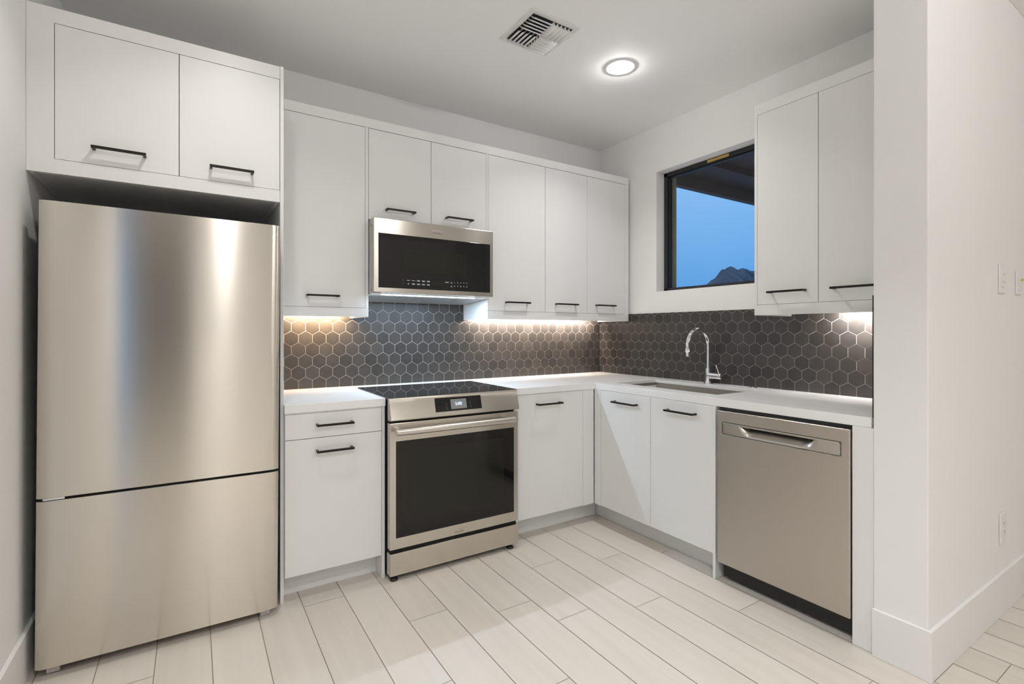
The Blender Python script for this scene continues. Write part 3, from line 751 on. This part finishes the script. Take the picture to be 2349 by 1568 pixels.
db.faces.new([fv[0][0], fv[0][1], fv[0][2], fv[0][3], bk[(0, 3)], bk[(0, 0)]])
db.faces.new([fv[3][0], fv[3][1], fv[3][2], fv[3][3], bk[(3, 3)], bk[(3, 0)]])
db.faces.new([fv[i][0] for i in range(4)] + [bk[(3, 0)], bk[(0, 0)]])
db.faces.new([fv[i][3] for i in range(4)] + [bk[(3, 3)], bk[(0, 3)]])
hole = [fv[1][1], fv[2][1], fv[2][2], fv[1][2]]
inn = [db.verts.new((DX + 0.004, q.co.y, q.co.z)) for q in hole]
for i in range(4): db.faces.new([hole[i], hole[(i + 1) % 4], inn[(i + 1) % 4], inn[i]])
mbd = MB(); mbd.bm.free(); mbd.bm = db
dwd = mbd.build('door', M['dw_steel'], t)
b = dwd.modifiers.new('bevel', 'BEVEL'); b.width = 0.006; b.segments = 3; b.limit_method = 'ANGLE'; b.angle_limit = math.radians(60)
for p in dwd.data.polygons: p.use_smooth = False
# pocket: a scooped grid behind the front face
pg = bmesh.new(); NU, NV = 64, 14; gr = []
def sstep(a, b_, x):
    q = max(0.0, min(1.0, (x - a) / (b_ - a))); return q * q * (3 - 2 * q)
for i in range(NU + 1):
    y = hy0 + (hy1 - hy0) * i / NU; col = []
    for j in range(NV + 1):
        vv_ = j / NV; z = hz0 + (hz1 - hz0) * vv_
        wl = sstep(-1.7080 - 0.030 * (1 - vv_), -1.7350 - 0.05 * (1 - vv_), y) * sstep(-2.0700 + 0.020 * (1 - vv_), -2.0200 + 0.04 * (1 - vv_), y)
        dpt = 0.0035 + 0.036 * wl * min(1.0, 1.25 * max(0.0, vv_ - 0.12)) ** 0.75
        if j == NV: dpt = max(dpt, 0.0035)
        col.append(pg.verts.new((DX + dpt, y, z)))
    gr.append(col)
for i in range(NU):
    for j in range(NV):
        f = pg.faces.new([gr[i][j], gr[i + 1][j], gr[i + 1][j + 1], gr[i][j + 1]]); f.smooth = True
mbp = MB(); mbp.bm.free(); mbp.bm = pg
pk = mbp.build('pocket_handle', M['steel_plain'], dwd)
lip = MB().box(DX - 0.0005, DX + 0.006, hy1 + 0.004, hy0 - 0.004, hz1 - 0.009, hz1 - 0.0005)
lip.build('handle_lip', M['steel_plain'], dwd, bevel=0.0015)
rr, rp = 0.008, []
for cy, cz, a0 in ((hy0 - rr, hz1 - rr, 0), (hy1 + rr, hz1 - rr, 1), (hy1 + rr, hz0 + rr, 2), (hy0 - rr, hz0 + rr, 3)):
    for k in range(7):
        a = math.pi / 2 * (a0 + k / 6); rp.append((DX - 0.0002, cy + rr * math.cos(a), cz + rr * math.sin(a)))
MB().tube(rp, 0.0011, 8, closed=True).build('groove_line', M['dark_side'], dwd)  # dark ring drawn in place of the shaded groove round the pocket
MB().box(-0.566, -0.556, DY1 + 0.0, DY0 - 0.0, 0.0005, 0.0985).build('toe_plate', M['black'], t)
tb = MB().box(-0.668, -0.641, DY1 + 0.002, DY0 - 0.002, 0.8595, 0.8725); tb.build('control_strip', M['black'], t)
MB().box(-0.668, -0.600, DY1 - 0.0025, DY1 + 0.001, 0.70, 0.815).build('side_bracket', M['steel_plain'], t)

# ------------------------------------------------------------------ ceiling fixtures
VX, VY, VS, ZV = -1.4135, -1.0760, 0.296, ZC
t = thing('ceiling_vent', 'square white four-way air vent in the ceiling', 'vent', (VX, VY, ZC - 0.02))
q = 0.122
vf = MB(); e = VS / 2
for bx in ((-e, e, -e, -q), (-e, e, q, e), (-e, -q, -q, q), (q, e, -q, q)): vf.box(VX + bx[0], VX + bx[1], VY + bx[2], VY + bx[3], ZC - 0.0055, ZC - 0.0005)
vf.build('frame', M['white_metal'], t, bevel=0.0015)
MB().box(VX - q, VX + q, VY - q, VY + q, ZC - 0.0012, ZC - 0.0004).build('duct_shade', M['black'], t)  # flat black sheet stands for the shade inside the duct
def blades(cx, cy, along, throw):
    """five curved louvre blades in one quadrant; along = axis they run, throw = side the lower edge points to"""
    L = q / 2 - 0.0015
    for k in range(5):
        o_ = -L + (k + 0.5) * 2 * L / 5
        mb = MB(); pts = []
        for s_ in range(7):
            a = s_ / 6; off = throw * (0.024 * a ** 1.5 - 0.010); z = ZC - 0.0015 - 0.0200 * math.sin(a * math.pi / 2) ** 0.8
            pts.append((off, z))
        for th in (0.0,):
            A, B = [], []
            for off, z in pts:
                for lst, end, sh in ((A, -1, 0), (B, 1, 0)):
                    c_ = end * L * (1.0 if z > ZC - 0.012 else 0.93)
                    p = (cx + c_, cy + o_ + off, z) if along == 'x' else (cx + o_ + off, cy + c_, z)
                    lst.append(mb.bm.verts.new(p))
            for i in range(6):
                f = mb.bm.faces.new([A[i], A[i + 1], B[i + 1], B[i]]); f.smooth = True
        ob = mb.build('louvre', M['white_metal'], t)
        sd = ob.modifiers.new('solidify', 'SOLIDIFY'); sd.thickness = 0.0012
h2 = q / 2
blades(VX - h2, VY - h2, 'x', -1); blades(VX - h2, VY + h2, 'y', -1)
blades(VX + h2, VY - h2, 'y', 1); blades(VX + h2, VY + h2, 'x', 1)
for x, y in ((-1.5430, -1.1600), (-1.5430, -0.9920), (-1.2840, -1.1600), (-1.2840, -0.9920)): MB().lathe([(0.0, -0.001), (0.0025, -0.001), (0.003, 0.0)], (x, y, ZC - 0.0055), 12).build('screw', M['grey_plastic'], t)

def downlight(x, y, label, power, fill_power, group=None, spread=SPREAD):
    t = thing('recessed_light', label, 'ceiling light', (x, y, ZC - 0.01), group)
    MB().lathe([(0.0885, -0.0005), (0.0880, -0.0022), (0.0840, -0.0034), (0.0650, -0.0032), (0.0608, -0.0024), (0.0608, -0.0005)], (x, y, ZC), 48).build('trim_ring', M['white_plastic'], t)
    MB().lathe([(0.0, -0.0030), (0.030, -0.0029), (0.0605, -0.0022)], (x, y, ZC), 48).build('lens', M['lens'], t)
    area('lamp', (x, y, ZC - 0.0050), 0.115, 0.115, power, (1.0, 0.985, 0.965), t, shape='DISK', spread=spread)
    if fill_power:                                      # added point lamp below the flat lens, brightens walls and ceiling
        l = bpy.data.lights.new('fill_lamp', 'POINT'); l.energy = fill_power; l.shadow_soft_size = 0.007; l.color = (1.0, 0.985, 0.965)
        o = bpy.data.objects.new('fill_lamp', l); C.objects.link(o); o.location = (x, y, ZC - 0.0130); attach(o, t)
g_ = 'recessed downlights beyond the picture'
for k_, (x, y, pw, dm_) in enumerate(DOWNLIGHTS):
    if k_ == 0: downlight(x, y, 'lit round recessed downlight in the ceiling beside the air vent', pw, dm_)
    else: downlight(x, y, 'unseen round recessed downlight further along the ceiling', pw, dm_, group=g_)

# under-cabinet lamps
def cabinet_lamp(loc, sx, sy, power, color, label, rot):
    t = thing('under_cabinet_light', label, 'light', (loc[0], loc[1], loc[2]))
    hb = MB().box(-sx / 2, sx / 2, -sy / 2 - 0.001, sy / 2 + 0.001, 0.0006, 0.0060).build('housing', M['white_plastic'])
    hb.data.transform(Matrix.Translation(loc) @ (Matrix.Rotation(rot[0], 4, 'X') @ Matrix.Rotation(rot[1], 4, 'Y'))); attach(hb, t)
    area('lamp', (loc[0], loc[1], loc[2]), sx * 0.95, sy * 0.8, power, color, t, rot=rot, spread=2.9)
cabinet_lamp((-2.29, -0.095, 1.366), 0.36, 0.020, P_CAB_LEFT, (1.0, 0.72, 0.46), 'warm light bar under the wall cabinet left of the microwave', (math.radians(55), 0, 0))
cabinet_lamp((-0.68, -0.095, 1.366), 1.16, 0.020, P_CAB_MID, (1.0, 0.87, 0.76), 'light bar under the three-door wall cabinet', (math.radians(55), 0, 0))
cabinet_lamp((-0.095, -2.0, 1.370), 0.020, 0.34, P_CAB_RIGHT, (1.0, 0.95, 0.92), 'light bar under the wall cabinet right of the window', (0, -math.radians(55), 0))

# ------------------------------------------------------------------ wall plates
def plate(name, label, cat, x0, x1, z0, z1, kind):
    t = thing(name, label, cat, ((x0 + x1) / 2, YW - 0.004, z0))
    MB().box(x0, x1, YW - 0.0065, YW - 0.0003, z0, z1).build('cover_plate', M['white_plastic'], t, bevel=0.003)
    xm, zm = (x0 + x1) / 2, (z0 + z1) / 2
    y0 = YW - 0.0065
    if kind == 'outlet':
        MB().box(xm - 0.020, xm + 0.020, y0 - 0.002, y0, zm - 0.038, zm + 0.038).build('socket', M['white_plastic'], t, bevel=0.0008)
        for dz in (-0.019, 0.019):
            sl = MB(); sl.box(xm - 0.0075, xm - 0.0055, y0 - 0.0024, y0 - 0.0018, zm + dz - 0.001, zm + dz + 0.008)
            sl.box(xm + 0.0055, xm + 0.0075, y0 - 0.0024, y0 - 0.0018, zm + dz, zm + dz + 0.007)
            sl.lathe([(0.0, 0.0), (0.0025, 0.0), (0.0025, 0.003), (0.0, 0.003)], (xm, y0 - 0.0021 + 0.0022, zm + dz - 0.010), 12)
            sl.build('slots', M['dark_side'], t)
    elif kind == 'switch':
        MB().box(xm - 0.018, xm + 0.018, y0 - 0.003, y0, zm - 0.036, zm + 0.036).build('socket', M['white_plastic'], t, bevel=0.0008)
        for dz in (-0.019, 0.016):
            sl = MB(); sl.box(xm - 0.0075, xm - 0.0060, y0 - 0.0034, y0 - 0.0028, zm + dz, zm + dz + 0.008); sl.box(xm + 0.0060, xm + 0.0075, y0 - 0.0034, y0 - 0.0028, zm + dz, zm + dz + 0.007)
            sl.build('slots', M['dark_side'], t)
    else:
        MB().box(xm - 0.017, xm + 0.017, y0 - 0.002, y0, zm - 0.034, zm + 0.034).build('insert', M['white_plastic'], t, bevel=0.0008)
        MB().tube([(xm + 0.014, y0 - 0.0015, 1.4965), (xm + 0.018, y0 - 0.030, 1.4965), (xm + 0.0182, y0 - 0.0305, 1.4965)], [0.0045, 0.0045, 0.003], 14).build('brass_pin', M['brass'], t)
        MB().lathe([(0.0, 0.0), (0.003, 0.0), (0.003, 0.004), (0.0, 0.004)], (xm, y0 - 0.0, zm - 0.014), 12).build('screw', M['grey_plastic'], t)
plate('wall_socket', 'upper white socket plate on the right wall, nearer the pillar corner', 'socket', 0.1040, 0.1900, 1.4220, 1.5520, 'switch')
plate('wall_plate', 'white wall plate with a small brass pin, at the right picture edge', 'wall plate', 0.3560, 0.4400, 1.4260, 1.5360, 'pin')
plate('wall_socket', 'lower white socket plate on the right wall, above the baseboard', 'socket', 0.1150, 0.2000, 0.3050, 0.4400, 'outlet')
